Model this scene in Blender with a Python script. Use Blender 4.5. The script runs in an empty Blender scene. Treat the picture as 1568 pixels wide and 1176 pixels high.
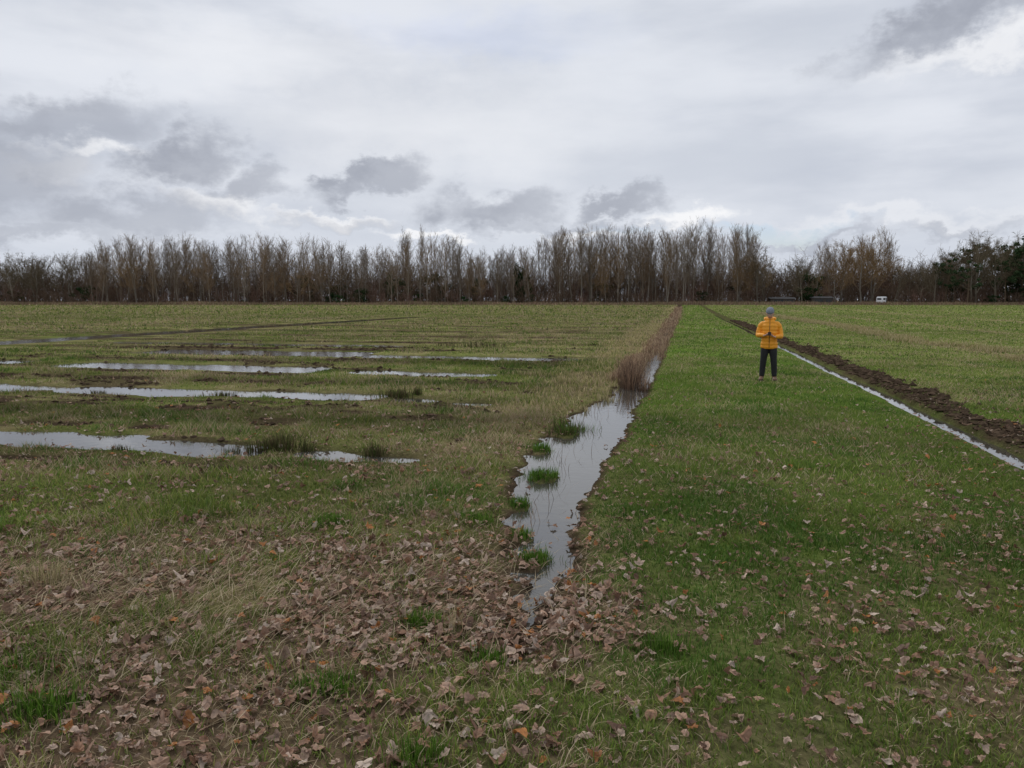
import bpy, bmesh, math, time, numpy as np
from mathutils import Vector, Matrix
R = np.random.default_rng(7)
scene = bpy.context.scene
COL = scene.collection
T0=time.time()
def tick(n): print('TICK',n,round(time.time()-T0,1))

# ------------------------------------------------------------------ helpers
def link(o, parent=None):
    COL.objects.link(o)
    if parent is not None:
        o.parent = parent
    return o

def empty(name, loc=(0,0,0), rotz=0.0):
    e = bpy.data.objects.new(name, None)
    e.location = loc; e.rotation_euler = (0,0,rotz)
    return link(e)

def mkmesh(name, V, faces, col=None, smooth=False, mat=None):
    me = bpy.data.meshes.new(name)
    V = np.asarray(V, dtype=np.float32)
    me.vertices.add(len(V)); me.vertices.foreach_set('co', V.ravel())
    idx = np.concatenate([np.asarray(f).ravel() for f in faces]).astype(np.int32)
    tot = np.concatenate([np.full(len(f), np.asarray(f).shape[1]) for f in faces]).astype(np.int32)
    st = np.concatenate([[0], np.cumsum(tot)[:-1]]).astype(np.int32)
    me.loops.add(len(idx)); me.loops.foreach_set('vertex_index', idx)
    me.polygons.add(len(tot)); me.polygons.foreach_set('loop_start', st)
    me.polygons.foreach_set('use_smooth', np.full(len(tot), smooth))
    me.update(calc_edges=True)
    if col is not None:
        c = np.ones((len(V),4), dtype=np.float32); c[:,:3] = np.clip(col,0,1)
        a = me.color_attributes.new('Col','FLOAT_COLOR','POINT')
        a.data.foreach_set('color', c.ravel())
    if mat: me.materials.append(mat)
    return me

_tab = {}
def vn(x, y, seed):
    if seed not in _tab: _tab[seed] = np.random.default_rng(seed+100).random((256,256))
    T = _tab[seed]
    xi = np.floor(x).astype(int); yi = np.floor(y).astype(int)
    fx = x-xi; fy = y-yi
    fx = fx*fx*(3-2*fx); fy = fy*fy*(3-2*fy)
    a=T[xi&255,yi&255]; b=T[(xi+1)&255,yi&255]; c=T[xi&255,(yi+1)&255]; d=T[(xi+1)&255,(yi+1)&255]
    return (a*(1-fx)+b*fx)*(1-fy)+(c*(1-fx)+d*fx)*fy
def fbm(x,y,seed,o=3):
    r=0;a=1;s=0
    for i in range(o):
        r=r+a*vn(x*2**i+13.7*i,y*2**i+5.1*i,seed+i); s+=a; a*=.5
    return r/s
def sm(x,a,b):
    u=np.clip((x-a)/(b-a),0,1); return u*u*(3-2*u)
def lerp(a,b,f): return a+(b-a)*f

# ------------------------------------------------------------------ terrain functions
CA, SA = .9756, .2195
def to_st(X,Y): return X*CA-Y*SA, X*SA+Y*CA
def to_xy(s,t): return s*CA+t*SA, -s*SA+t*CA
WL = -0.065
DT=[0,4.1,4.6,5.05,5.5,6.4,7.5,9.2,10.6,12.5,14.6,17.6,23,33,60,170,400]
DL=[-.93,-.93,-.98,-1.07,-1.27,-1.42,-1.64,-1.88,-1.93,-1.83,-1.68,-1.40,-1.27,-1.3,-1.4,-1.5,-1.5]
DR=[-.92,-.92,-.88,-.84,-.74,-.88,-.92,-.92,-.86,-.84,-.84,-.72,-.67,-.72,-.6,-.5,-.5]
# furrow puddles: t0, s0, s1, halfwidth, depth
PUD=[(9.15,-15,-7.7,.46,.135),(9.0,-7.7,-5.55,.38,.13),(9.0,-4.75,-4.1,.30,.12),(9.0,-3.85,-3.3,.24,.10),
     (14.5,-24,-14.2,.55,.13),(14.6,-13.7,-10.0,.58,.135),(14.7,-9.7,-6.2,.50,.135),(14.4,-5.6,-4.9,.3,.11),(14.2,-4.2,-3.7,.25,.11),
     (20.2,-19.0,-10.3,.85,.15),(19.8,-9.0,-5.0,.52,.14),(26.4,-20.8,-11.6,1.25,.155),(25.7,-11.0,-3.6,.70,.145),(31.6,-27,-12,.8,.135),(20.6,-28,-21,.6,.13)]
TRK=[(12.4,-15,-5.3,.24),(18.5,-18.5,-9.3,.42),(24.0,-12,-3.2,.50),(16.7,-20,-8,.30),(11.9,-4.8,-3.5,.2),(22.4,-24,-13,.38),(28.6,-24,-8,.5),(10.3,-13,-6,.16),(34,-30,-8,.6),(40,-34,-6,.8),(47,-36,-6,.9),(56,-38,-6,1.1),(7.9,-9,-4.5,.14),(13.4,-14,-7,.16),(30.2,-25,-14,.4)]
ISL=[(-1.50,8.35,.20),(-1.10,5.6,.15),(-1.30,6.15,.10),(-1.68,11.2,.22),(-1.5,7.1,.11),(-1.80,9.9,.15)]
def ground(X,Y,full=False):
    s,t = to_st(X,Y)
    fine = np.exp(-np.maximum(Y,0)/35)
    z = .03*(fbm(X*.5,Y*.5,1)-.5)+ fine*.035*(fbm(X*3,Y*3,5)-.5)
    lf = sm(-s,2.4,3.4)*(1-sm(-s,60,90))
    z = z + fine*lf*.04*(fbm(X*1.3,Y*1.3,8)-.5)
    z = z - lf*.014*(np.cos((t-9.05)*2*np.pi/5.55)+1)*sm(t,5,9)*(1-sm(t,60,120))
    mud = np.zeros_like(z); wet=np.zeros_like(z)
    wob = .40*(fbm(s*.35,t*.05,20)-.5) + .42*(fbm(s*1.3,t*1.3,23)-.5)
    for (t0,s0,s1,hw,dp) in PUD:
        seg = sm(s,s0-.5,s0+.3)*(1-sm(s,s1-.3,s1+.4))
        q=(t-t0+wob)
        g = np.exp(-np.abs(q/(hw*1.05))**3)
        amt = .45+1.05*fbm(s*1.1,t*.5,31)
        z = z - seg*g*dp*np.clip(amt,0,1.15)
        mud = np.maximum(mud, seg*np.exp(-(q/(hw*1.15))**4)*.55)
        wet = np.maximum(wet, seg*np.exp(-(q/(hw*1.8))**4))
    for (t0,s0,s1,hw) in TRK:
        seg = sm(s,s0-.5,s0+.5)*(1-sm(s,s1-.5,s1+.5))
        g = np.exp(-((t-t0+wob*.6)/hw)**2)*sm(fbm(s*.9,t*.5,40),.36,.52)
        z = z - seg*g*.035
        mud = np.maximum(mud, seg*np.minimum(1,g*1.4))
    z = z + wet*.055*(fbm(X*2.6,Y*2.6,9)-.5)
    # bare poached patches between ridges
    bp_=lf*sm(fbm(s*.45,t*1.5,46),.58,.68)*sm(t,7,10)*(1-sm(t,60,100))
    mud=np.maximum(mud,bp_*.75)
    # parallel drain far left
    q=(s+31.9+.5*(fbm(t*.2,s*.2,44)-.5)); sg=sm(t,15,22)*(1-sm(t,80,98))
    z = lerp(z, z*.3, sg*np.exp(-((q-1)/4.5)**4))
    g = np.exp(-np.abs(q/1.35)**3)*sg
    z = z - g*.13 - .035*sg*np.exp(-((q-1.6)/2.6)**4)
    mud = np.maximum(mud,g*.25); wet=np.maximum(wet,1.4*np.exp(-((q-1.0)/3.4)**4)*sg)
    # main ditch
    e1=.36*(fbm(t*1.3,s*.5,50)-.5)+.26*(fbm(t*4,s*4,52)-.5)
    e2=.24*(fbm(t*1.5,s*.5,55)-.5)+.16*(fbm(t*5,s*4,57)-.5)
    L=np.interp(t,DT,DL)+e1; Rr=np.interp(t,DT,DR)+e2
    ins=np.minimum(s-L,Rr-s)
    endf = sm(t,3.5,4.4)
    left = (s-L)<(Rr-s)
    slope=np.where(left,.10,.26)
    zd=np.where(ins<0, WL+.008-ins*slope, WL+.008-ins*.55)
    zd=zd+left*.05*(fbm(X*4,Y*4,58)-.5)
    zd=np.maximum(zd,-.34)
    isl=np.zeros_like(z)
    for (a,b,r) in ISL:
        g=np.exp(-((s-a)**2+(t-b)**2*.4)/(r*r)+1.6*(fbm(X*6,Y*6,59)-.5)); isl=np.maximum(isl,np.minimum(g,1))
    zd=np.where(ins>-.3,np.maximum(zd,lerp(zd,WL+.022,sm(isl,.25,.6))),zd)
    zd=np.minimum(zd,.02)
    zd = zd*endf + (1-endf)*.03
    k=.025
    hh=np.clip(.5+.5*(zd-z)/k,0,1)
    z = lerp(zd,z,hh)-k*hh*(1-hh)
    mud=np.maximum(mud, endf*sm(ins,-.14,-.01)*.95)*(1-.8*sm(isl,.3,.6))
    wet=np.maximum(wet, endf*sm(ins,-.45,-.1)*.5)
    # right-hand drain + spoil
    cs=4.22+.16*(fbm(t*.4,s*0,60)-.5)+.08*(fbm(t*3,s*2,62)-.5)
    u=s-cs
    zr=np.where(u<0, WL-.003+np.clip(-u-.07,0,9)*.10, WL-.003+np.clip(u-.07,0,9)*.6)-.07*np.exp(-(u/.11)**2)
    hh=np.clip(.5+.5*(zr-z)/k,0,1)
    z = lerp(zr,z,hh)-k*hh*(1-hh)
    w_=.88+.75*(fbm(t*.8,s*.6,64)-.5)+.6*(fbm(t*3.1,s*2.5,67)-.5)
    mb = sm(u,.05,.14)*(1-sm(u,w_-.16,w_+.16))
    z = z + mb*(.015+.12*(fbm(X*5,Y*5,66)-.38)*np.exp(-Y/80))
    mud=np.maximum(mud,mb*(.76+.7*(fbm(X*1.9,Y*1.9,69)-.5)))
    wet=np.maximum(wet,np.exp(-(u/.45)**2)*.8)
    z = z + .75*sm(Y,100,225)
    if full: return z, mud, ins, s, t, np.minimum(wet,1.4)
    return z, mud, ins, s, t

def straw_f(X,Y,s,t):
    n=fbm(X*.8,Y*.8,70); n2=fbm(X*.16,Y*.16,74); n3=fbm(X*2.7,Y*2.7,78)
    left=sm(-s,1.2,2.0)
    st=left*(.44+1.2*(n-.5)+.8*(n2-.5)+.7*(n3-.5))
    st=np.maximum(st, left*.75*np.exp(-((Y-4.9)/1.15)**2)*sm(-X,-.9,.6)*sm(n,.38,.56))
    st=np.maximum(st, sm(-s,1.2,1.6)*(1-sm(-s,2.6,4.2))*sm(t,13,18)*.85*sm(n,.25,.55))
    st=np.maximum(st,(1-left)*(.17+.8*(n-.45)+.5*(n3-.5)))
    right=sm(s,5.3,6)
    st=np.maximum(st,right*(.25+.7*(n-.5)))
    for (a,w,q) in ((11.3,.8,1),(13,.5,.6),(19,1.1,.8),(30,2.0,.8)):
        st=np.maximum(st,right*q*np.exp(-((s-a-1.2*(n-.5)-1.5*(n2-.5))/w)**2)*sm(n,.2,.5))
    return np.clip(st,0,1)

def leafdens(X,Y,s,t):
    n=fbm(X*1.1,Y*1.1,80); n2=fbm(X*3,Y*3,83)
    core=np.exp(-((Y-4.35)/1.25)**2)*(1-sm(X,.35,1.0))*(1-.30*sm(-X,1.4,3.2))
    d=480*core*sm(n,.24,.52)*(.30+1.4*n2)
    d=d+185*np.exp(-np.maximum(Y-3,0)/2.8)*(.10+1.8*n2)*(.4+1.1*n)
    d=d+32*np.exp(-((Y-7.5)/5.5)**2)*(.2+1.6*n2)
    return d*(Y<26)

# ------------------------------------------------------------------ materials
def newmat(name):
    m=bpy.data.materials.new(name); m.use_nodes=True
    nt=m.node_tree; b=nt.nodes['Principled BSDF']
    return m,nt,b
def N(nt,t,**k):
    n=nt.nodes.new(t)
    for a,v in k.items(): setattr(n,a,v)
    return n
def plain(name,c,rough=.7,var=.15,scale=20,bump=.0,metal=0):
    m,nt,b=newmat(name)
    tc=N(nt,'ShaderNodeTexCoord'); no=N(nt,'ShaderNodeTexNoise'); no.inputs['Scale'].default_value=scale; no.inputs['Detail'].default_value=5
    nt.links.new(tc.outputs['Object'],no.inputs['Vector'])
    r=N(nt,'ShaderNodeValToRGB')
    r.color_ramp.elements[0].position=.3; r.color_ramp.elements[1].position=.7
    r.color_ramp.elements[0].color=(*[x*(1-var) for x in c],1); r.color_ramp.elements[1].color=(*[min(1,x*(1+var)) for x in c],1)
    nt.links.new(no.outputs['Fac'],r.inputs['Fac']); nt.links.new(r.outputs['Color'],b.inputs['Base Color'])
    b.inputs['Roughness'].default_value=rough; b.inputs['Metallic'].default_value=metal
    if bump:
        bp=N(nt,'ShaderNodeBump'); bp.inputs['Strength'].default_value=bump; bp.inputs['Distance'].default_value=.01
        nt.links.new(no.outputs['Fac'],bp.inputs['Height']); nt.links.new(bp.outputs['Normal'],b.inputs['Normal'])
    return m
def attrmat(name,trans=.0,objvar=0.0,noise=0.0,nscale=30,gloss=0.0):
    """cheap diffuse (+translucent, +slight sheen) shader driven by the Col attribute"""
    m,nt,b=newmat(name); nt.nodes.remove(b)
    a=N(nt,'ShaderNodeAttribute'); a.attribute_name='Col'
    src=a.outputs['Color']
    if noise:
        tc=N(nt,'ShaderNodeTexCoord'); no=N(nt,'ShaderNodeTexNoise'); no.inputs['Scale'].default_value=nscale; no.inputs['Detail'].default_value=3
        nt.links.new(tc.outputs['Object'],no.inputs['Vector'])
        mr=N(nt,'ShaderNodeMapRange'); mr.inputs['From Min'].default_value=.3; mr.inputs['From Max'].default_value=.7
        mr.inputs['To Min'].default_value=1-noise; mr.inputs['To Max'].default_value=1+noise
        nt.links.new(no.outputs['Fac'],mr.inputs['Value'])
        vm=N(nt,'ShaderNodeVectorMath',operation='SCALE'); nt.links.new(src,vm.inputs[0]); nt.links.new(mr.outputs[0],vm.inputs['Scale'])
        src=vm.outputs[0]
    if objvar:
        oi=N(nt,'ShaderNodeObjectInfo'); mr=N(nt,'ShaderNodeMapRange'); mr.inputs['To Min'].default_value=1-objvar; mr.inputs['To Max'].default_value=1+objvar
        nt.links.new(oi.outputs['Random'],mr.inputs['Value'])
        vm=N(nt,'ShaderNodeVectorMath',operation='SCALE'); nt.links.new(src,vm.inputs[0]); nt.links.new(mr.outputs[0],vm.inputs['Scale'])
        src=vm.outputs[0]
    df=N(nt,'ShaderNodeBsdfDiffuse'); nt.links.new(src,df.inputs['Color']); o=df.outputs[0]
    if trans:
        tr=N(nt,'ShaderNodeBsdfTranslucent'); nt.links.new(src,tr.inputs['Color'])
        mx=N(nt,'ShaderNodeMixShader'); mx.inputs[0].default_value=trans
        nt.links.new(o,mx.inputs[1]); nt.links.new(tr.outputs[0],mx.inputs[2]); o=mx.outputs[0]
    if gloss:
        gl=N(nt,'ShaderNodeBsdfGlossy'); gl.inputs['Roughness'].default_value=.45; gl.inputs['Color'].default_value=(.8,.85,.9,1)
        mx=N(nt,'ShaderNodeMixShader'); mx.inputs[0].default_value=gloss
        nt.links.new(o,mx.inputs[1]); nt.links.new(gl.outputs[0],mx.inputs[2]); o=mx.outputs[0]
    nt.links.new(o,nt.nodes['Material Output'].inputs['Surface'])
    return m

M_grass=attrmat('grass_blades_mat',.32,gloss=.014)
M_leaf=attrmat('dead_leaf_mat',.12,noise=.3,nscale=60,gloss=.02)
M_tree=attrmat('bark_mat',objvar=.2)
M_ever=attrmat('evergreen_mat',objvar=.25)

# ground material
mg,nt,b=newmat('ground_soil_grass'); nt.nodes.remove(b); b=N(nt,'ShaderNodeBsdfDiffuse')
nt.links.new(b.outputs[0],nt.nodes['Material Output'].inputs['Surface'])
a=N(nt,'ShaderNodeAttribute'); a.attribute_name='Col'
tc=N(nt,'ShaderNodeTexCoord')
n1=N(nt,'ShaderNodeTexNoise'); n1.inputs['Scale'].default_value=22; n1.inputs['Detail'].default_value=5; n1.inputs['Roughness'].default_value=.7
n2=N(nt,'ShaderNodeTexNoise'); n2.inputs['Scale'].default_value=1.3; n2.inputs['Detail'].default_value=6; n2.inputs['Roughness'].default_value=.75
nt.links.new(tc.outputs['Object'],n1.inputs['Vector']); nt.links.new(tc.outputs['Object'],n2.inputs['Vector'])
r1=N(nt,'ShaderNodeMapRange'); r1.inputs['From Min'].default_value=.3; r1.inputs['From Max'].default_value=.7; r1.inputs['To Min'].default_value=.55; r1.inputs['To Max'].default_value=1.45
r2=N(nt,'ShaderNodeMapRange'); r2.inputs['From Min'].default_value=.3; r2.inputs['From Max'].default_value=.7; r2.inputs['To Min'].default_value=.65; r2.inputs['To Max'].default_value=1.35
nt.links.new(n1.outputs['Fac'],r1.inputs['Value']); nt.links.new(n2.outputs['Fac'],r2.inputs['Value'])
mm=N(nt,'ShaderNodeMath',operation='MULTIPLY'); nt.links.new(r1.outputs[0],mm.inputs[0]); nt.links.new(r2.outputs[0],mm.inputs[1])
vs=N(nt,'ShaderNodeVectorMath',operation='SCALE'); nt.links.new(a.outputs['Color'],vs.inputs[0]); nt.links.new(mm.outputs[0],vs.inputs['Scale'])
nt.links.new(vs.outputs[0],b.inputs['Color'])
bp=N(nt,'ShaderNodeBump'); bp.inputs['Strength'].default_value=.8; bp.inputs['Distance'].default_value=.03
nt.links.new(n1.outputs['Fac'],bp.inputs['Height']); nt.links.new(bp.outputs['Normal'],b.inputs['Normal'])

# ------------------------------------------------------------------ ground sheet
def axis(lim_neg,lim_pos,d0,g,flat):
    out=[0.0]; x=0.0
    while x<lim_pos:
        x+=max(d0,g*(x-flat)); out.append(x)
    neg=[]; x=0.0
    while x>lim_neg:
        x-=max(d0,g*(-x-flat)); neg.append(x)
    return np.array(neg[::-1]+out)
sa=axis(-3500,3500,.06,.020,4.0)
sa=np.unique(np.concatenate([sa,np.arange(-34.5,-28.5,.22)]))
ta=axis(-400,4500,.06,.0115,7)
S,T=np.meshgrid(sa,ta)
X,Y=to_xy(S,T)
Z,mud,ins,s_,t_=ground(X,Y)
MUDC=np.array([.070,.049,.033])
def gcolor(X,Y,s,t,mud):
    st=straw_f(X,Y,s,t)
    bank=sm(s,-1.2,-.6)*(1-sm(s,4.8,5.6))
    Gl=np.array([.155,.175,.052]); Gb=np.array([.100,.160,.028]); Gr=np.array([.130,.175,.040])
    right=sm(s,4.8,5.6)
    G=Gl[None]*(1-bank-right)[:,None]+Gb[None]*bank[:,None]+Gr[None]*right[:,None]
    lf=sm(-s,2.4,3.4)
    str_=lf*(.5+.5*np.cos((t-9.05)*2*np.pi/2.78+2*fbm(s*.1,t*.1,90)))*(.4+.9*fbm(s*.12,t*.6,91))
    c=lerp(G,np.array([.31,.24,.13])[None],(st*.7)[:,None])
    c=c*(1-.45*(str_*(1-sm(Y,120,240)))[:,None])
    n=fbm(X*.07,Y*.35,93); n3=fbm(X*.02,Y*.12,95)
    c=c*(.8+.4*n)[:,None]*(.85+.3*n3)[:,None]
    ed=sm(Y,196,214)[:,None]
    c=lerp(c,np.array([.19,.13,.085])[None],ed*.85)
    ld=np.clip(leafdens(X,Y,s,t)/260,0,1)
    c=lerp(c,np.array([.17,.115,.078])[None],ld[:,None]*.85)
    c=lerp(c,MUDC[None],np.clip(mud,0,1)[:,None])
    return c
C=gcolor(X.ravel(),Y.ravel(),s_.ravel(),t_.ravel(),mud.ravel())
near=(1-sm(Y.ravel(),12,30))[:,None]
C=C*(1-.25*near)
nT,nS=S.shape
ii=np.arange(nT*nS).reshape(nT,nS)
Q=np.stack([ii[:-1,:-1],ii[:-1,1:],ii[1:,1:],ii[1:,:-1]],-1).reshape(-1,4)
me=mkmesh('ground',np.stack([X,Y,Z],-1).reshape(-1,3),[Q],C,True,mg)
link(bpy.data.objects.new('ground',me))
tick('ground %d %d'%(nT,nS))

# ------------------------------------------------------------------ water
mw,nt,b=newmat('ditch_water_mat')
b.inputs['Base Color'].default_value=(.06,.055,.045,1); b.inputs['Roughness'].default_value=.04; b.inputs['IOR'].default_value=1.45
b.inputs['Specular IOR Level'].default_value=.75
tc=N(nt,'ShaderNodeTexCoord'); n1=N(nt,'ShaderNodeTexNoise'); n1.inputs['Scale'].default_value=6; n1.inputs['Detail'].default_value=3
nt.links.new(tc.outputs['Object'],n1.inputs['Vector'])
bp=N(nt,'ShaderNodeBump'); bp.inputs['Strength'].default_value=.25; bp.inputs['Distance'].default_value=.008
nt.links.new(n1.outputs['Fac'],bp.inputs['Height']); nt.links.new(bp.outputs['Normal'],b.inputs['Normal'])
wv=[(*to_xy(a,c),WL) for a,c in [(-70,2),(9,2),(9,110),(-70,110)]]
me=mkmesh('ditch_water',wv,[np.array([[0,1,2,3]])],None,False,mw)
link(bpy.data.objects.new('ditch_water',me))

# ------------------------------------------------------------------ clods on the spoil strip and poached ground
n=13000
tv=6+70*R.random(n)**1.5; sv=4.4+R.random(n)*1.15
n2_=16000; tv2=8+26*R.random(n2_)**1.2; sv2=-3-20*R.random(n2_)
tv=np.concatenate([tv,tv2]); sv=np.concatenate([sv,sv2]); n=len(tv); Xv,Yv=to_xy(sv,tv)
Zv,mv,_,_,_=ground(Xv,Yv); k=((mv>.45)&(Zv>WL+.004))|((sv>0)&(R.random(n)<.04)); Xv,Yv,Zv,tv=Xv[k],Yv[k],Zv[k],tv[k]; n=len(Xv)
oc=np.array([[1,0,0],[0,1,0],[-1,0,0],[0,-1,0],[0,0,1],[0,0,-1]],float)
of=np.array([[0,1,4],[1,2,4],[2,3,4],[3,0,4],[1,0,5],[2,1,5],[3,2,5],[0,3,5]])
sz=(.014+.042*R.random(n)**2.5)*(1+tv/60)
V=(oc[None]*(.7+.6*R.random((n,6,3)))+R.normal(0,.2,(n,6,3)))*sz[:,None,None]*np.array([1.1,1.1,.65])+np.stack([Xv,Yv,Zv+sz*.2],-1)[:,None]
cc=np.repeat((MUDC[None]*(.6+.9*R.random((n,1))))[:,None],6,1)
me=mkmesh('mud_clods',V.reshape(-1,3),[(np.arange(n)[:,None,None]*6+of[None]).reshape(-1,3)],cc.reshape(-1,3),False,M_tree)
link(bpy.data.objects.new('mud_clods',me))

# ------------------------------------------------------------------ blades
def blades2(P,h,w,lean,az,c,tipc=1.12):
    n=len(P); wd=np.stack([np.cos(az),np.sin(az),np.zeros(n)],-1)*(w/2)[:,None]
    ln=np.concatenate([lean,np.zeros((n,1))],1)*h[:,None]
    up=np.zeros((n,3)); L=np.linalg.norm(lean,axis=1)
    up[:,2]=h*np.sqrt(np.clip(1-np.minimum(L,.97)**2,.05,1))
    mid=P+ln*.35+up*.62; tip=P+ln+up
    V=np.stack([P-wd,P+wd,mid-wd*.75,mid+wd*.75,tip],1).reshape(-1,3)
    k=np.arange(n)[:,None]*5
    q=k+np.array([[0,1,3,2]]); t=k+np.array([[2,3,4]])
    cc=np.repeat(c[:,None,:],5,1)*np.array([.7,.7,.98,.98,tipc])[None,:,None]  # self-shadowing at the blade roots painted into the vertex colours
    return V,q,t,cc.reshape(-1,3)
def blades1(P,h,w,lean,az,c):
    n=len(P); wd=np.stack([np.cos(az),np.sin(az),np.zeros(n)],-1)*(w/2)[:,None]
    ln=np.concatenate([lean,np.ones((n,1))],1)*h[:,None]
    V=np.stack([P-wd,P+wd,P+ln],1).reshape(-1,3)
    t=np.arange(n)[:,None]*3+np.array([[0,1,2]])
    cc=np.repeat(c[:,None,:],3,1)*np.array([.75,.75,1.15])[None,:,None]  # root shade painted into the blade colour here too
    return V,t,cc.reshape(-1,3)
G1=np.array([.086,.150,.024]);G2=np.array([.200,.268,.050]);G3=np.array([.35,.345,.10]);S1=np.array([.56,.46,.29]);S2=np.array([.34,.245,.145])
def bladecols(n,st,lush):
    f=R.random(n)[:,None]
    g=lerp(G1,G2,f)
    y=(R.random(n)<(.14+.32*(1-lush)))[:,None]
    g=np.where(y,lerp(G2,G3,R.random(n)[:,None]),g)
    sc=lerp(S2,S1,R.random(n)[:,None])
    iss=(R.random(n)<np.clip(st*.85,.05,.9))[:,None]
    return np.where(iss,sc,g), iss[:,0]
def scatter(y0,y1,n,two,h0,w0):
    W=.78*y1+1.4
    Yv=y0+(y1-y0)*R.random(n); Xv=(R.random(n)*2-1)*W
    k=np.abs(Xv)<.78*Yv+1.4; Xv=Xv[k];Yv=Yv[k]
    Z,mud,ins,s,t,wet=ground(Xv,Yv,True)
    cl=fbm(Xv*2.2,Yv*2.2,120); cl2=fbm(Xv*.5,Yv*.5,125); cl3=fbm(Xv*.9,Yv*.9,128)
    keep=(Z>WL+.006)&(R.random(len(Z))>mud*1.25)&(R.random(len(Z))<.12+1.75*cl)&(R.random(len(Z))>(wet-1)*2)
    ld=np.clip(leafdens(Xv,Yv,s,t)/330,0,1)
    keep&=(R.random(len(Z))>ld*.62)
    Xv,Yv,Z,s,t,cl,cl2,cl3,mud,wet=[q[keep] for q in (Xv,Yv,Z,s,t,cl,cl2,cl3,mud,wet)]
    n=len(Xv)
    st=straw_f(Xv,Yv,s,t)
    left=sm(-s,1.3,2.2)
    lush=np.clip(1-left*.6-.5*sm(s,5,6),0,1)
    c,iss=bladecols(n,st,lush)
    c=c*(.58+.80*cl2)[:,None]
    dk=sm(cl3,.53,.67)[:,None]*(~iss)[:,None]      # darker lush clumps
    c=c*(1-dk*np.array([[.45,.26,.40]]))
    str_=left*(.5+.5*np.cos((t-9.05)*2*np.pi/2.78+2*fbm(s*.1,t*.1,90)))*(.4+.9*fbm(s*.12,t*.6,91))*sm(Yv,8,14)
    c=c*(1-.42*str_)[:,None]
    tuft=sm(cl,.52,.70)
    h=h0*(.5+.75*R.random(n))*(1+.9*tuft*(.5+left))*(1+.15*left)
    h=np.where(iss,h*1.1,h)
    h=h*np.clip(.35+(Z-WL)*11,.35,1)*(1-.60*np.minimum(wet,1.3))*(1-.5*np.clip(mud,0,1))
    w=w0*(.7+.6*R.random(n))
    a=R.random(n)*2*np.pi; L=(.25+.6*R.random(n))
    L=np.where(iss,np.minimum(.96,L+.35),L)
    lean=np.stack([np.cos(a),np.sin(a)],-1)*L[:,None]
    P=np.stack([Xv,Yv,Z-.004],-1)
    return (blades2 if two else blades1)(P,h,w,lean,R.random(n)*np.pi,c)
def build_blades(name,bands):
    Vs=[];qs=[];ts=[];cs=[];o=0
    for b_ in bands:
        r=scatter(*b_)
        Vs.append(r[0])
        if len(r)==4: qs.append(r[1]+o); ts.append(r[2]+o); cs.append(r[3])
        else: ts.append(r[1]+o); cs.append(r[2])
        o+=len(r[0])
    V=np.concatenate(Vs)
    fs=([np.concatenate(qs)] if qs else [])+[np.concatenate(ts)]
    me=mkmesh(name,V,fs,np.concatenate(cs),False,M_grass)
    link(bpy.data.objects.new(name,me))
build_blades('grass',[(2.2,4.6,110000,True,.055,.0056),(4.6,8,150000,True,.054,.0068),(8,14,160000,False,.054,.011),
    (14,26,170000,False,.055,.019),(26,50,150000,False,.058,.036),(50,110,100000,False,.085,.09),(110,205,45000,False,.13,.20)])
tick('grass')

# ------------------------------------------------------------------ dead leaves
def leaftemplate(k):
    r=np.random.default_rng(k)
    if k%3==0:   # maple
        ang=[-90,-62,-38,-15,8,24,40,62,78,90]
        rad=[.42,.58,.44,.76,.92,.66,.60,.74,.9,1.02]
    elif k%3==1: # oak
        ang=[-90,-70,-45,-28,0,18,38,55,70,90]
        rad=[.78,.52,.58,.46,.64,.52,.70,.62,.82,1.0]
    else:        # plain oval, torn
        ang=[-90,-55,-30,-5,12,30,48,64,80,90]
        rad=[.75,.62,.60,.64,.58,.70,.66,.84,.80,1.0]
    pts=[(rad[i]*math.cos(math.radians(ang[i])),rad[i]*math.sin(math.radians(ang[i]))) for i in range(10)]
    pts+=[(-x,y) for x,y in pts[-2:0:-1]]
    P=np.array(pts); P+=r.normal(0,.045,P.shape)
    return np.concatenate([[[0,-.05]],P])
LT=[leaftemplate(k) for k in range(9)]
def lay(y0,y1,n):
    W=.78*y1+1.4; Yv=y0+(y1-y0)*R.random(n); Xv=(R.random(n)*2-1)*W
    rho=n/((y1-y0)*2*W)
    Zg,mudv,insv,s,t=ground(Xv,Yv)
    k=(R.random(n)<leafdens(Xv,Yv,s,t)/rho)&((Zg>WL)|(R.random(n)<.06))&(np.abs(Xv)<.78*Yv+1.4)
    return Xv[k],Yv[k],np.maximum(Zg[k],WL-.004)
q=[lay(2.2,6.5,34000),lay(6.5,12,26000),lay(12,25,24000)]
Xv,Yv,Zg=[np.concatenate([a[i] for a in q]) for i in range(3)]
n=len(Xv); print('leaves',n)
tid=R.integers(0,9,n)
m=len(LT[0]); T2=np.stack(LT)[tid]
size=(.018+.038*R.random(n)**1.6)*(1-.14*sm(Xv,.3,1.2))
ux=T2[:,:,0]*size[:,None]*(.65+.4*R.random(n))[:,None]; uy=T2[:,:,1]*size[:,None]
c1=R.normal(0,11,n)[:,None]; c2=R.normal(0,10,n)[:,None]; c3=R.normal(0,11,n)[:,None]
uz=c1*ux**2+c2*uy**2+c3*ux*uy+R.normal(0,.0035,ux.shape)
P=np.stack([ux,uy,uz],-1)
tilt=R.normal(0,.25,n); tilt2=R.normal(0,.25,n); yaw=R.random(n)*2*np.pi
tilt=np.where(R.random(n)<.07,tilt+1.0,tilt)
def rot(P,ax,a):
    c=np.cos(a)[:,None]; s=np.sin(a)[:,None]; x,y,z=P[...,0],P[...,1],P[...,2]
    if ax==0: return np.stack([x,y*c-z*s,y*s+z*c],-1)
    if ax==1: return np.stack([x*c+z*s,y,-x*s+z*c],-1)
    return np.stack([x*c-y*s,x*s+y*c,z],-1)
P=rot(rot(rot(P,0,tilt),1,tilt2),2,yaw)
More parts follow.
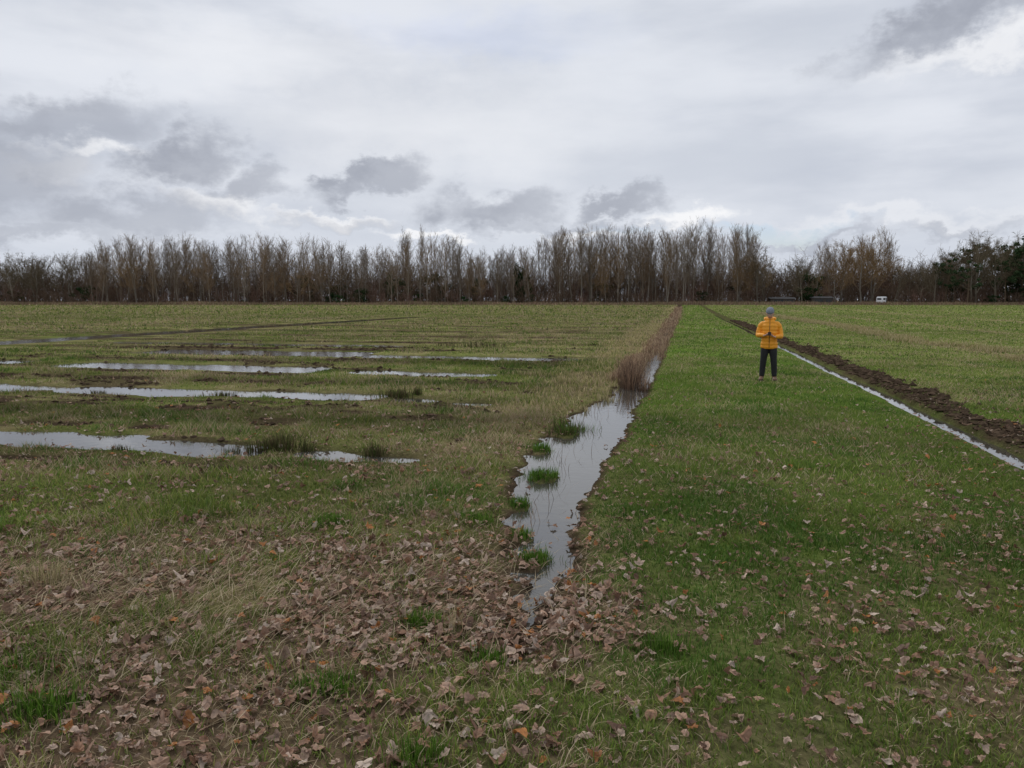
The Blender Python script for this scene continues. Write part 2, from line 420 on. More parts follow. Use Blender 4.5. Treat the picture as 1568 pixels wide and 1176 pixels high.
P[:,:,2]-=P[:,:,2].min(1)[:,None]*.5
P+=np.stack([Xv,Yv,Zg+.008+.032*R.random(n)],-1)[:,None,:]
LC=np.array([[.46,.29,.20],[.55,.40,.30],[.35,.20,.125],[.22,.125,.08],[.60,.47,.37],[.50,.21,.07],[.40,.27,.19]])
cid=R.choice(7,n,p=[.27,.17,.20,.14,.09,.04,.09])
lc=LC[cid]*(.7+.45*R.random(n))[:,None]*.86
cc=np.repeat(lc[:,None,:],m,1); cc[:,0]*=.7
cc*= (1+R.normal(0,.10,(n,m,1)))
o=np.arange(m-1)
tri=np.stack([np.zeros(m-1,int),o+1,(o+1)%(m-1)+1],-1)
F=(np.arange(n)[:,None,None]*m+tri[None]).reshape(-1,3)
me=mkmesh('fallen_leaves',P.reshape(-1,3),[F],cc.reshape(-1,3),False,M_leaf)
link(bpy.data.objects.new('fallen_leaves',me))

# ------------------------------------------------------------------ lying straw
n=4800
Xv=np.concatenate([R.normal(-3.0,.9,n//2),R.normal(-1.0,1.4,n-n//2)]); Yv=np.concatenate([R.normal(4.9,.6,n//2),R.normal(4.9,1.0,n-n//2)])
k=(Yv>2.4)&(Xv<.8); Xv=Xv[k];Yv=Yv[k]; n=len(Xv)
Zg=ground(Xv,Yv)[0]
a=R.normal(0.4,.9,n); lean=np.stack([np.cos(a),np.sin(a)],-1)*(.90+.08*R.random(n))[:,None]
c=lerp(S2*1.1,S1*1.05,R.random(n)[:,None])
V,q,tt,cc=blades2(np.stack([Xv,Yv,Zg+.01],-1),.08+.14*R.random(n),.004+.002*R.random(n),lean,a+np.pi/2,c,1)
me=mkmesh('dry_straw',V,[q,tt],cc,False,M_grass); link(bpy.data.objects.new('dry_straw',me))

# ------------------------------------------------------------------ reeds along the ditch
def band(n,sfun,tfun,h,w,cols):
    t=tfun(n); s=sfun(n,t); X,Y=to_xy(s,t); Z=ground(X,Y)[0]
    a=R.random(n)*2*np.pi; L=.15+.5*R.random(n)
    hh=h(t)*(.4+.8*R.random(n)); ww=w(t)*(.7+.6*R.random(n))
    c=cols[R.integers(0,len(cols),n)]*(.7+.6*R.random(n))[:,None]
    return np.stack([X,Y,np.maximum(Z,-.2)],-1),hh,ww,np.stack([np.cos(a),np.sin(a)],-1)*L[:,None],R.random(n)*np.pi,c
RC=np.array([[.27,.17,.11],[.35,.24,.155],[.45,.34,.21],[.18,.11,.07]])
SC=np.array([[.46,.38,.21],[.36,.30,.15],[.25,.25,.08],[.50,.40,.22]])
parts=[]
parts.append(band(3200,lambda n,t:-1.45+R.normal(0,.15,n)+.25*(fbm(t*.4,t*0,151)-.5),lambda n:18.5+9*R.random(n),lambda t:.10+.32*fbm(t*.7,t*0,150),lambda t:.007+.0005*t,RC))
parts.append(band(5200,lambda n,t:-1.10+R.normal(0,.22,n),lambda n:26+40*R.random(n)**1.3,lambda t:.02+.42*fbm(t*.45,t*0,153),lambda t:.006+.0006*t,RC))
parts.append(band(4000,lambda n,t:-1.0+R.normal(0,.3,n),lambda n:60+120*R.random(n),lambda t:.30+0*t,lambda t:.0009*t,RC))
parts.append(band(7000,lambda n,t:-2.3+R.normal(0,.6,n),lambda n:13+50*R.random(n)**1.2,lambda t:.06+.14*fbm(t*.6,t*0,155),lambda t:.005+.0006*t,SC))
Vs=[];qs=[];ts=[];cs=[];o=0
for p in parts:
    V,q,tt,cc=blades2(*p); Vs.append(V);qs.append(q+o);ts.append(tt+o);cs.append(cc);o+=len(V)
me=mkmesh('ditch_reeds',np.concatenate(Vs),[np.concatenate(qs),np.concatenate(ts)],np.concatenate(cs),False,M_grass)
link(bpy.data.objects.new('ditch_reeds',me))
# tussocks on the right field stripe
n=12000
tv=12+110*R.random(n)**1.3; nn=fbm(tv*.25,tv*0,161); sv=11.3+2.4*(nn-.5)+R.normal(0,.45,n); k=R.random(n)<sm(fbm(tv*.5,sv*.5,163),.3,.55); sv=sv[k];tv=tv[k];n=len(sv)
Xv,Yv=to_xy(sv,tv); Zg=ground(Xv,Yv)[0]; a=R.random(n)*6.28
V,tt,cc=blades1(np.stack([Xv,Yv,Zg],-1),.10+.14*R.random(n),.01+.0011*tv,np.stack([np.cos(a),np.sin(a)],-1)*.7,R.random(n)*3.14,SC[R.integers(0,4,n)]*.9)
me=mkmesh('dry_tussocks',V,[tt],cc,False,M_grass); link(bpy.data.objects.new('dry_tussocks',me))
# margin in front of the wood
n=36000
Xv=(R.random(n)*2-1)*230; Yv=212+14*R.random(n)
Zg=ground(Xv,Yv)[0]; a=R.random(n)*6.28
MC=np.array([[.25,.15,.11],[.30,.21,.14],[.36,.28,.17],[.18,.12,.08],[.18,.18,.07]])
c=MC[R.integers(0,5,n)]*(.6+.7*fbm(Xv*.1,Yv*.1,140))[:,None]
V,tt,cc=blades1(np.stack([Xv,Yv,Zg],-1),(.4+1.2*R.random(n)*fbm(Xv*.15,Yv*0,142)),.10+.12*R.random(n),np.stack([np.cos(a),np.sin(a)],-1)*.3,R.normal(0,.5,n),c)
me=mkmesh('dry_reed_margin',V,[tt],cc,False,M_grass); link(bpy.data.objects.new('dry_reed_margin',me))

# rush clumps
def clump(name,X0,Y0,rx,ry,h,n,cols,w=.006,lean=.35):
    X=R.normal(0,rx*.5,n); Y=R.normal(0,ry*.5,n)
    Z=np.maximum(ground(X+X0,Y+Y0)[0],-.2)
    L=np.stack([X/rx,Y/ry],-1)*lean*.6+R.normal(0,lean*.5,(n,2)); ln=np.linalg.norm(L,axis=1,keepdims=True); L=L/np.maximum(1,ln/.9)
    c=np.array(cols)[R.integers(0,len(cols),n)]*(.7+.6*R.random(n))[:,None]
    V,q,tt,cc=blades2(np.stack([X,Y,Z],-1),h*(.45+.6*R.random(n)),w*(.7+.6*R.random(n)),L,R.random(n)*np.pi,c)
    me=mkmesh(name,V,[q,tt],cc,False,M_grass); o=bpy.data.objects.new(name,me); o.location=(X0,Y0,0); link(o)
DK=[(.06,.06,.022),(.09,.075,.035),(.13,.095,.05),(.065,.09,.022)]
BR=[(.13,.08,.055),(.22,.135,.09),(.30,.20,.13),(.08,.055,.038)]
GR=[(.08,.165,.018),(.13,.23,.035),(.055,.12,.014)]
TN=[(.38,.31,.17),(.48,.39,.23),(.2,.2,.07)]
for a in [(-3.25,10.1,.42,.22,.27,420,DK,.010),(-3.75,10.0,.14,.1,.24,120,DK,.009),(-2.75,10.05,.10,.1,.16,60,DK,.008),(-1.8,9.75,.14,.12,.20,120,DK,.009),
          (-2.4,15.7,.36,.22,.24,240,DK,.012),(-2.0,15.9,.12,.1,.22,70,DK,.011),(-6.1,15.9,.3,.2,.14,120,DK,.012),(-9.0,16.4,.2,.15,.12,80,DK,.012),(-5.2,9.9,.12,.1,.10,60,DK,.008),(.97,11.75,.28,.25,.30,420,DK+GR,.009),
          (2.72,17.5,.20,.5,.80,260,BR,.013),(3.0,18.7,.22,.5,.62,220,BR,.013),(2.95,16.9,.14,.2,.40,90,BR,.012),(3.3,20.6,.2,.6,.5,160,BR,.015),(-1.5,32.5,.9,.4,.28,160,TN+DK,.02),(-2.8,33.2,.5,.3,.2,80,TN+DK,.02),
          (.34,8.45,.20,.24,.13,520,GR,.006),(.18,5.70,.17,.13,.10,420,GR,.005),(.08,6.27,.11,.11,.09,220,GR,.005),(.09,7.25,.12,.14,.11,240,GR,.006),(.42,10.05,.15,.18,.13,260,GR,.007),(.82,11.3,.22,.25,.14,340,GR+DK,.008),
          (-.55,4.45,.13,.1,.12,260,GR,.005),(-.35,4.3,.07,.1,.26,50,TN,.003),(-.95,3.65,.16,.12,.11,320,GR,.005),(-2.25,3.45,.20,.14,.12,420,GR,.005),(-2.6,3.8,.2,.2,.11,300,GR,.005),
          (-.12,3.95,.1,.1,.10,200,GR,.005),(.85,4.1,.14,.12,.10,240,GR,.005),(-3.2,5.05,.2,.14,.20,220,TN,.004),(-.4,3.05,.14,.1,.10,240,GR,.005),(2.0,15.2,.3,.3,.18,180,TN,.010),
          (.75,8.9,.12,.25,.12,200,GR+TN,.007),(1.25,17.8,.3,.3,.22,160,TN,.012),(.5,20,.6,.3,.18,180,TN,.014),(-.3,6.7,.16,.14,.11,220,GR,.006),(-1.6,6.5,.2,.15,.11,260,GR,.006)]:
    clump('rush_clump' if a[6] in (DK,BR) else 'grass_tuft',*a)
n=150
tv=5.3+11*R.random(n); sv=np.interp(tv,DT,DL)+R.random(n)*.75; Xv,Yv=to_xy(sv,tv); a=R.random(n)*6.28
c=np.array(BR)[R.integers(0,4,n)]
V,q,tt,cc=blades2(np.stack([Xv,Yv,np.full(n,WL-.01)],-1),.12+.2*R.random(n),np.full(n,.005),np.stack([np.cos(a),np.sin(a)],-1)*(.5+.45*R.random(n))[:,None],a+1.57,c)
me=mkmesh('ditch_stems',V,[q,tt],cc,False,M_grass); link(bpy.data.objects.new('ditch_stems',me))
tick('plants')

# ------------------------------------------------------------------ trees
import random as _rnd
def segmesh(name,segs,mat=M_tree,cT=(.20,.18,.15),cB=(.145,.105,.08)):
    A=np.array([s[0] for s in segs]);B=np.array([s[1] for s in segs]);r0=np.array([s[2] for s in segs]);r1=np.array([s[3] for s in segs])
    d=B-A; d/=np.linalg.norm(d,axis=1,keepdims=True)+1e-9
    up=np.where(np.abs(d[:,2:3])>.9,np.array([[1.,0,0]]),np.array([[0,0,1.]]))
    u=np.cross(d,up); u/=np.linalg.norm(u,axis=1,keepdims=True); v=np.cross(d,u)
    V=[]
    for P,r in ((A,r0),(B,r1)):
        for k in range(3):
            an=k*2*np.pi/3; V.append(P+(u*math.cos(an)+v*math.sin(an))*r[:,None])
    V=np.stack(V,1).reshape(-1,3); n=len(A)
    q=np.array([[0,1,4,3],[1,2,5,4],[2,0,3,5]])
    F=(np.arange(n)[:,None,None]*6+q[None]).reshape(-1,4)
    f=np.clip((r0-.03)/.09,0,1)[:,None]
    c=lerp(np.array(cB)[None],np.array(cT)[None],f)*(.85+.3*R.random((n,1)))
    return mkmesh(name,V,[F],np.repeat(c,6,0),False,mat)
def vadd(r,d,j,up=0.0):
    x=d[0]+r.gauss(0,j); y=d[1]+r.gauss(0,j); z=d[2]+r.gauss(0,j)+up
    l=math.sqrt(x*x+y*y+z*z)+1e-9; return (x/l,y/l,z/l)
def grow(segs,r,p,d,L,rad,nseg,lift,jit,rend=.35):
    pts=[p];dirs=[]; st=L/nseg
    for i in range(nseg):
        d=vadd(r,d,jit,lift); q=(p[0]+d[0]*st,p[1]+d[1]*st,p[2]+d[2]*st)
        segs.append((p,q,rad*(1-(1-rend)*i/nseg),rad*(1-(1-rend)*(i+1)/nseg))); p=q; pts.append(p);dirs.append(d)
    return pts,dirs
def pl(a,b,f): return tuple(a[i]*(1-f)+b[i]*f for i in range(3))
def sph(az,el): return (math.cos(az)*math.cos(el),math.sin(az)*math.cos(el),math.sin(el))
def poplar(seed,H=20.):
    r=_rnd.Random(seed); segs=[]
    P,_=grow(segs,r,(0,0,0),(0,0,1.),H*.97,.17,12,.25,.04,.06)
    nb=int(36+18*r.random()); low=.08+.16*r.random(); wd=.75+.65*r.random()
    for i in range(nb):
        z=H*(low+(.95-low)*(i+r.random())/nb); k=min(11,int(z/H*12)); p=pl(P[k],P[k+1],z/H*12-k)
        el=math.radians(32+24*r.random()+16*(z/H)); L=wd*(1.5+3.7*(1-z/H)**.6)*(.5+.7*r.random())
        if z<H*.3: L*=.6
        a,ad=grow(segs,r,p,sph(r.random()*6.283,el),L,.031,4,.17,.09)
        for j in range(8):
            kk=r.randint(1,4); l=.6+1.1*r.random()
            tp,td=grow(segs,r,a[kk],vadd(r,ad[kk-1],.42,.3),l,.017,2,.12,.10,.5)
            grow(segs,r,tp[1],vadd(r,td[0],.5,.2),l*.6,.014,1,.1,.05,.6)
    return segs
def spread(seed,H=14.,limbs=8,dense=1.0,trunk=.22):
    r=_rnd.Random(seed); segs=[]
    P,_=grow(segs,r,(0,0,0),(0,0,1.),H*.75,.24,6,.1,.05,.25)
    for i in range(limbs):
        f=trunk+(1-trunk)*(i+r.random())/limbs; k=min(5,int(f*6)); p=pl(P[k],P[k+1],f*6-k)
        el=math.radians(18+45*f+r.gauss(0,8)); L=H*(.50-.22*f)*(.75+.4*r.random())
        a,ad=grow(segs,r,p,sph(r.random()*6.283,el),L,.085,4,.08,.12)
        for j in range(6):
            k=r.randint(1,4); l=L*(.32+.25*r.random())
            b_,bd=grow(segs,r,a[k],vadd(r,ad[k-1],.5,.2),l,.035,3,.07,.12)
            for m_ in range(int(6*dense)):
                k2=r.randint(1,3); c_,cd=grow(segs,r,b_[k2],vadd(r,bd[k2-1],.55),l*.5,.020,2,.05,.15,.5)
                for _ in range(2): grow(segs,r,c_[1],vadd(r,cd[0],.6),l*.32,.015,1,.05,.1,.6)
    return segs
def shrub(seed,H=5.):
    r=_rnd.Random(seed); segs=[]
    for i in range(15):
        el=math.radians(48+38*r.random()); L=H*(.6+.45*r.random())
        a,ad=grow(segs,r,(r.gauss(0,.8),r.gauss(0,.8),0),sph(r.random()*6.283,el),L,.038,4,.05,.13)
        for j in range(8):
            k=r.randint(1,4); l=L*(.22+.25*r.random()); b_,bd=grow(segs,r,a[k],vadd(r,ad[k-1],.5,.2),l,.022,2,.06,.15,.5)
            for _ in range(2): grow(segs,r,b_[r.randint(1,2)],vadd(r,bd[0],.6),l*.5,.016,1,.05,.1,.6)
    return segs
def foliage(name,centers,rad,n,size,cols,seed,segs=None):
    r=np.random.default_rng(seed); centers=np.array(centers); rad=np.array(rad)
    k=r.integers(0,len(centers),n); v=r.normal(0,1,(n,3)); v/=np.linalg.norm(v,axis=1,keepdims=True)
    P=centers[k]+v*(rad[k]*(r.random(n)**.45))[:,None]*np.array([1,1,.7])
    P[:,2]=np.maximum(P[:,2],.1)
    a=r.normal(0,1,(n,3)); a/=np.linalg.norm(a,axis=1,keepdims=True); b_=np.cross(a,r.normal(0,1,(n,3))); b_/=np.linalg.norm(b_,axis=1,keepdims=True)
    sz=(size*(.5+r.random(n)))[:,None]
    V=np.stack([P-a*sz,P+b_*sz*.6,P+a*sz,P-b_*sz*.6],1).reshape(-1,3)
    F=np.arange(n*4).reshape(n,4)
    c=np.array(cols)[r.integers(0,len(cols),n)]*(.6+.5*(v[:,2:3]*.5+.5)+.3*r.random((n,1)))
    cc=np.repeat(c,4,0); fs=[F]
    if segs:
        A=segmesh('tmp',segs); vv=np.zeros(len(A.vertices)*3,np.float32); A.vertices.foreach_get('co',vv); vv=vv.reshape(-1,3)
        ns=len(vv)//6; q=np.array([[0,1,4,3],[1,2,5,4],[2,0,3,5]])
        F2=(np.arange(ns)[:,None,None]*6+q[None]).reshape(-1,4)+len(V)
        V=np.concatenate([V,vv]); cc=np.concatenate([cc,np.tile(np.array([[.12,.09,.06]]),(len(vv),1))]); fs=[np.concatenate([F,F2])]
        bpy.data.meshes.remove(A)
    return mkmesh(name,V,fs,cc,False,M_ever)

POP=[segmesh('poplar_%d'%i,poplar(200+i),cT=(.225,.20,.16),cB=[(.20,.155,.11),(.185,.15,.115),(.215,.155,.10)][i%3]) for i in range(9)]
SPR=[segmesh('alder_%d'%i,spread(300+i),cT=(.17,.15,.115),cB=(.15,.12,.08)) for i in range(4)]
SPB=[segmesh('brown_tree_%d'%i,spread(330+i,dense=1.2),cB=(.24,.16,.085)) for i in range(2)]
SHR=[segmesh('shrub_%d'%i,shrub(400+i),cT=(.12,.09,.07),cB=(.13,.092,.066)) for i in range(4)]
SHR2=[segmesh('red_shrub_%d'%i,shrub(420+i),cT=(.13,.09,.07),cB=(.19,.12,.09)) for i in range(2)]
EV=[]
for i in range(3):
    r=np.random.default_rng(500+i)
    cen=[(r.normal(0,1.1),r.normal(0,1.1),.6+3.4*r.random()) for _ in range(12)]
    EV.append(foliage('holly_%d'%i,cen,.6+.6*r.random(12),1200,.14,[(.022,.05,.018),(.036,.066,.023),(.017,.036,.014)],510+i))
PIN=[]
for i in range(3):
    r=_rnd.Random(600+i); segs=[]
    tp,_=grow(segs,r,(0,0,0),(0,0,1.),14,.25,6,.1,.04,.2); cen=[];rd=[]
    for j in range(20):
        z=5.5+8.5*r.random(); az=r.random()*6.283; L=(3.2*(1-(abs(z-9)/7)**2)+.6)*(.5+.7*r.random())
        q=(math.cos(az)*L,math.sin(az)*L,z); segs.append(((0,0,z-.8),q,.06,.02)); cen.append(q); rd.append(.5+.7*r.random())
    PIN.append(foliage('pine_%d'%i,cen,rd,1900,.19,[(.04,.066,.03),(.06,.09,.04),(.026,.048,.022)],610+i,segs))
tick('tree meshes')

woods=empty('distant_tree_line')
prof_u=[-700,-300,0,50,100,140,160,200,240,300,340,400,470,530,545,590,605,622,650,670,700,725,780,805,820,835,900,1000,1030,1045,1100,1150,1162,1172,1225,1240,1290,1320,1350,1360,1372,1400,1450,1490,1530,1568,1900,2400]
prof_v=[385,385,396,400,400,395,382,372,378,372,376,368,376,374,390,384,402,362,362,376,372,394,386,386,376,360,362,358,366,350,354,356,366,404,400,386,366,356,362,378,424,410,390,368,376,362,370,380]
def top(u): return float(np.interp(u,prof_u,prof_v))
pend=[]
def put(mesh,base,X,Y,Ht,H0,wid=1.0):
    pend.append((mesh,base,X,Y,Ht,H0,wid))
for row,(Yr,dx) in enumerate([(228,3.6),(234,3.1),(241,2.9),(249,2.9),(258,3.1)]):
    X=-Yr*.90
    while X<Yr*.93:
        x=X+R.normal(0,1.1); y=Yr+R.normal(0,2.0); u=784+1162*x/y
        Ht=((461-top(u))/1162*y+1.6)
        X+=dx*(.4+1.1*R.random())
        if R.random()<.06: continue
        if u<128 or 1163<u<1238:
            if R.random()<.55: put(SPR[R.integers(4)],'alder_tree',x,y,Ht*(.85+.2*R.random()),14.)
        elif 1362<u:
            q=R.random()
            if q<.24 and u>1440: put(PIN[R.integers(3)],'pine_tree',x,y,Ht*(.76+.27*R.random()),14.5)
            elif q<.84: put(SPR[R.integers(4)],'alder_tree',x,y,Ht*(.82+.22*R.random()),14.)
        elif 1238<=u<=1362:
            q=R.random()
            if q<.35: put(SPB[R.integers(2)],'brown_tree',x,y,Ht*(.6+.3*R.random()),14.)
            elif q<.85: put(POP[R.integers(9)],'poplar_tree',x,y,Ht*(.84+.19*R.random()),20.)
        else:
            if R.random()<.14: put(SPB[R.integers(2)],'brown_tree',x,y,Ht*(.45+.35*R.random()),14.)
            put(POP[R.integers(9)],'poplar_tree',x,y,Ht*(.78+.27*R.random()),20.,.85+.5*R.random())
for Yr,dx,h in [(226,2.8,3.2),(232,2.6,4.8),(240,2.6,6.5),(250,2.5,8.5),(262,2.4,10)]:
    X=-Yr*.90
    while X<Yr*.93:
        x=X+R.normal(0,.6); y=Yr+R.normal(0,1.2); X+=dx*(.6+.8*R.random()); u=784+1162*x/y
        hh=h*(.6+.7*R.random())
        if 1180<u<1360 and Yr<230: continue
        if (430<u<720 or 1235<u<1260 or u>1440) and R.random()<.2: put(EV[R.integers(3)],'holly_bush',x,y,hh*.95,4.4); continue
        if R.random()<.03: put(EV[R.integers(3)],'ivy_bush',x,y,hh,4.4); continue
        put((SHR2 if R.random()<.3 else SHR)[R.integers(2)],'shrub',x,y,hh,5.)
for u,hh in [(600,11),(795,13),(803,11),(1250,9),(730,9)]:
    put(EV[R.integers(3)],'ivy_tree',(u-784)/1162*236,236,hh,4.6,.33)
PX=np.array([p[2] for p in pend]); PY=np.array([p[3] for p in pend]); PZ=ground(PX,PY)[0]
for (mesh,base,X,Y,Ht,H0,wid),z in zip(pend,PZ):
    o=bpy.data.objects.new(base,mesh); COL.objects.link(o); o.parent=woods
    sc=Ht/H0; o.location=(X,Y,float(z)-.1); o.rotation_euler=(R.normal(0,.02),R.normal(0,.02),R.random()*6.28); w=sc**.5*wid if H0==20. else sc*wid
    o.scale=(w,w,sc)
tick('tree instances %d'%len(pend))

# ------------------------------------------------------------------ shed and caravan far right
M_wood=plain('dark_timber',(.06,.048,.038),.85,.25,3)
M_roof=plain('roof_sheet',(.06,.056,.054),.8,.2,2)
M_white=plain('white_paint',(.78,.79,.80),.35,.04,2)
M_dark=plain('dark_glass',(.02,.022,.025),.15,.1,2)
M_tyre=plain('rubber',(.02,.02,.02),.8,.1,2)
def boxm(name,x0,x1,y0,y1,z0,z1,mat,parent,bev=0.0):
    bm=bmesh.new(); bmesh.ops.create_cube(bm,size=1)
    for v in bm.verts: v.co=Vector(((x0+x1)/2+v.co.x*(x1-x0),(y0+y1)/2+v.co.y*(y1-y0),(z0+z1)/2+v.co.z*(z1-z0)))
    if bev: bmesh.ops.bevel(bm,geom=bm.edges[:],offset=bev,segments=3,affect='EDGES')
    me=bpy.data.meshes.new(name); bm.to_mesh(me); bm.free(); me.materials.append(mat)
    return link(bpy.data.objects.new(name,me),parent)
def gz(X,Y): return float(ground(np.array([float(X)]),np.array([float(Y)]))[0][0])
def shed(X,Y,w,d,h):
    e=empty('field_shed',(X,Y,gz(X,Y)-.05),math.radians(-4))
    boxm('walls',-w/2,w/2,-d/2,d/2,0,h,M_wood,e)
    rh=h*.30; o=.3
    V=[(-w/2-o,-d/2-o,h+.003),(w/2+o,-d/2-o,h+.003),(w/2+o,0,h+rh),(-w/2-o,0,h+rh),(-w/2-o,d/2+o,h+.003),(w/2+o,d/2+o,h+.003)]
    link(bpy.data.objects.new('roof',mkmesh('roof',V,[np.array([[0,1,2,3],[3,2,5,4],[0,4,5,1]]),np.array([[0,3,4],[1,5,2]])],None,False,M_roof)),e)
    boxm('door',-w*.1,w*.02,-d/2-.04,-d/2+.02,.05,h*.88,M_dark,e)
    for k in (-.36,-.24,.16,.30): boxm('window',w*k,w*k+.8,-d/2-.03,-d/2+.02,h*.4,h*.8,M_dark,e)
shed(80,227,7,4,1.7); shed(92,228,6,4,1.9)
cv=empty('parked_caravan',(106.5,220,gz(106.5,220)+.05),math.radians(35))
boxm('body',-1.25,1.25,-1.0,1.0,.45,2.25,M_white,cv,.22)
boxm('window',-.9,.2,-1.03,-.97,1.3,1.8,M_dark,cv); boxm('door',.45,.95,-1.02,-.97,.55,1.9,M_roof,cv)
boxm('end_window',-1.28,-1.22,-.6,.6,1.3,1.8,M_dark,cv)
boxm('drawbar',1.25,2.1,-.05,.05,.4,.5,M_tyre,cv)
for sy in(-1,1):
    bm=bmesh.new(); bmesh.ops.create_cone(bm,cap_ends=True,segments=24,radius1=.33,radius2=.33,depth=.2,matrix=Matrix.Translation((0,sy*.85,.33))@Matrix.Rotation(math.pi/2,4,'X'))
    me=bpy.data.meshes.new('wheel'); bm.to_mesh(me); bm.free(); me.materials.append(M_tyre); link(bpy.data.objects.new('wheel',me),cv)

# ------------------------------------------------------------------ person
M_jack=plain('orange_jacket',(.82,.33,.014),.6,.10,14,.3)
M_trou=plain('black_trousers',(.012,.012,.014),.8,.3,20)
M_boot=plain('brown_boots',(.14,.07,.035),.6,.2,20)
M_skin=plain('skin',(.56,.33,.25),.5,.06,20)
M_bean=plain('grey_beanie',(.20,.22,.26),.95,.2,90,.5)
M_hair=plain('hair',(.05,.035,.025),.7,.2,60)
M_eye=plain('eye_white',(.7,.7,.68),.2,.02,10); M_iris=plain('iris',(.03,.025,.02),.2,.1,10); M_lip=plain('lips',(.38,.15,.12),.5,.05,10)
M_zip=plain('zip_dark',(.10,.05,.015),.5,.1,10); M_sole=plain('sole',(.03,.028,.025),.8,.1,10)
def tube(path,radii,nring=24,sub=6,ridge=0,rl=.05):
    path=[np.array(p,float) for p in path]; n=len(path); pts=[];rs=[]
    radii=[r if isinstance(r,tuple) else (r,r) for r in radii]
    for i in range(n-1):
        p0=path[max(i-1,0)];p1=path[i];p2=path[i+1];p3=path[min(i+2,n-1)]
        for k in range(sub):
            t=k/sub; pts.append(.5*((2*p1)+(-p0+p2)*t+(2*p0-5*p1+4*p2-p3)*t*t+(-p0+3*p1-3*p2+p3)*t**3))
            f=t*t*(3-2*t); rs.append((lerp(radii[i][0],radii[i+1][0],f),lerp(radii[i][1],radii[i+1][1],f)))
    pts.append(path[-1]); rs.append(radii[-1]); pts=np.array(pts)
    tg=np.gradient(pts,axis=0); tg/=np.linalg.norm(tg,axis=1,keepdims=True)
    V=[];F=[]; ref=np.array([1.,0,0]) if abs(tg[0][0])<.8 else np.array([0,1.,0]); acc=0
    for i,p in enumerate(pts):
        if i: acc+=np.linalg.norm(p-pts[i-1])
        u=ref-tg[i]*np.dot(ref,tg[i]); u/=np.linalg.norm(u); ref=u; v=np.cross(tg[i],u)
        a,b_=rs[i]; k=1+ridge*(abs(math.sin(math.pi*acc/rl))-.6)
        for j in range(nring):
            an=2*math.pi*j/nring; V.append(p+(u*math.cos(an)*a+v*math.sin(an)*b_)*k)
    for i in range(len(pts)-1):
        for j in range(nring):
            F.append((i*nring+j,i*nring+(j+1)%nring,(i+1)*nring+(j+1)%nring,(i+1)*nring+j))
    me=bpy.data.meshes.new('t'); m_=len(V); V+=[pts[0],pts[-1]]
    for j in range(nring):
        F.append((m_,(j+1)%nring,j)); o=(len(pts)-1)*nring; F.append((m_+1,o+j,o+(j+1)%nring))
    me.from_pydata([tuple(v) for v in V],[],F); return me
def ell(c,r,seg=24,rotx=0):
    bm=bmesh.new(); bmesh.ops.create_uvsphere(bm,u_segments=seg,v_segments=seg//2,radius=1,matrix=Matrix.Translation(c)@Matrix.Rotation(rotx,4,'X')@Matrix.Diagonal((*r,1)))
    me=bpy.data.meshes.new('e'); bm.to_mesh(me); bm.free(); return me
def fuse(name,meshes,mat,parent,vox=.012,smooth=2):
    bm=bmesh.new()
    for m_ in meshes: bm.from_mesh(m_)
    bmesh.ops.recalc_face_normals(bm,faces=bm.faces)
    me=bpy.data.meshes.new(name); bm.to_mesh(me); bm.free(); me.materials.append(mat)
    for p in me.polygons: p.use_smooth=True
    o=bpy.data.objects.new(name,me); COL.objects.link(o); o.parent=parent
    if vox:
        md=o.modifiers.new('r','REMESH'); md.mode='VOXEL'; md.voxel_size=vox; md.use_smooth_shade=True
        if smooth:
            sd=o.modifiers.new('s','SMOOTH'); sd.iterations=smooth; sd.factor=.5
    return o
px,py=6.27,18.5
man=empty('standing_person',(px,py,gz(px,py)+.008),math.radians(-18.7))
leg=lambda s:tube([(s*.085,.0,.90),(s*.095,-.01,.72),(s*.12,-.015,.48),(s*.135,.01,.28),(s*.145,.015,.10)],[(.102,.112),(.096,.104),(.076,.080),(.070,.076),(.060,.064)],20,8)
fuse('trousers',[leg(-1),leg(1),tube([(0,0,1.02),(0,0,.92),(0,.0,.82)],[(.15,.115),(.16,.12),(.11,.10)],28,4)],M_trou,man,.012,1)
for s in(-1,1):
    fuse('boot',[tube([(s*.146,.02,.16),(s*.148,.015,.06)],[.058,.052],16,4),tube([(s*.148,.06,.045),(s*.156,-.05,.048),(s*.170,-.15,.035),(s*.174,-.20,.030)],[(.044,.045),(.050,.045),(.050,.036),(.028,.022)],16,6)],M_boot,man,.008,1)
    fuse('boot_sole',[tube([(s*.148,.07,.012),(s*.156,-.05,.012),(s*.170,-.16,.012),(s*.174,-.21,.012)],[(.04,.011),(.052,.012),(.054,.012),(.03,.011)],16,6)],M_sole,man,0)
torso=tube([(0,.005,.78),(0,.0,.86),(0,-.005,1.0),(0,-.005,1.15),(0,.0,1.30),(0,.01,1.40),(0,.02,1.465),(0,.015,1.53)],
           [(.190,.145),(.200,.155),(.182,.148),(.190,.154),(.195,.152),(.168,.125),(.112,.100),(.088,.092)],40,8,ridge=.075,rl=.085)
def arm(s,el,wr): return tube([(s*.120,.01,1.385),(s*.185,.015,1.35),(s*.230,.03,1.25),el,((el[0]+wr[0])/2+s*.02,(el[1]+wr[1])/2-.01,(el[2]+wr[2])/2),wr],[.066,.074,.068,.062,.055,.045],20,7,ridge=.10,rl=.075)
hood=[tube([(-.10,-.03,1.49),(-.10,.07,1.505),(0,.13,1.50),(.10,.07,1.505),(.10,-.03,1.49)],[.030,.042,.055,.042,.030],16,6),ell((0,.125,1.43),(.11,.06,.10))]
fuse('jacket',[torso,arm(-1,(-.258,-.01,1.11),(-.112,-.225,1.105)),arm(1,(.258,-.01,1.09),(.117,-.235,1.075))]+hood,M_jack,man,.008,2)
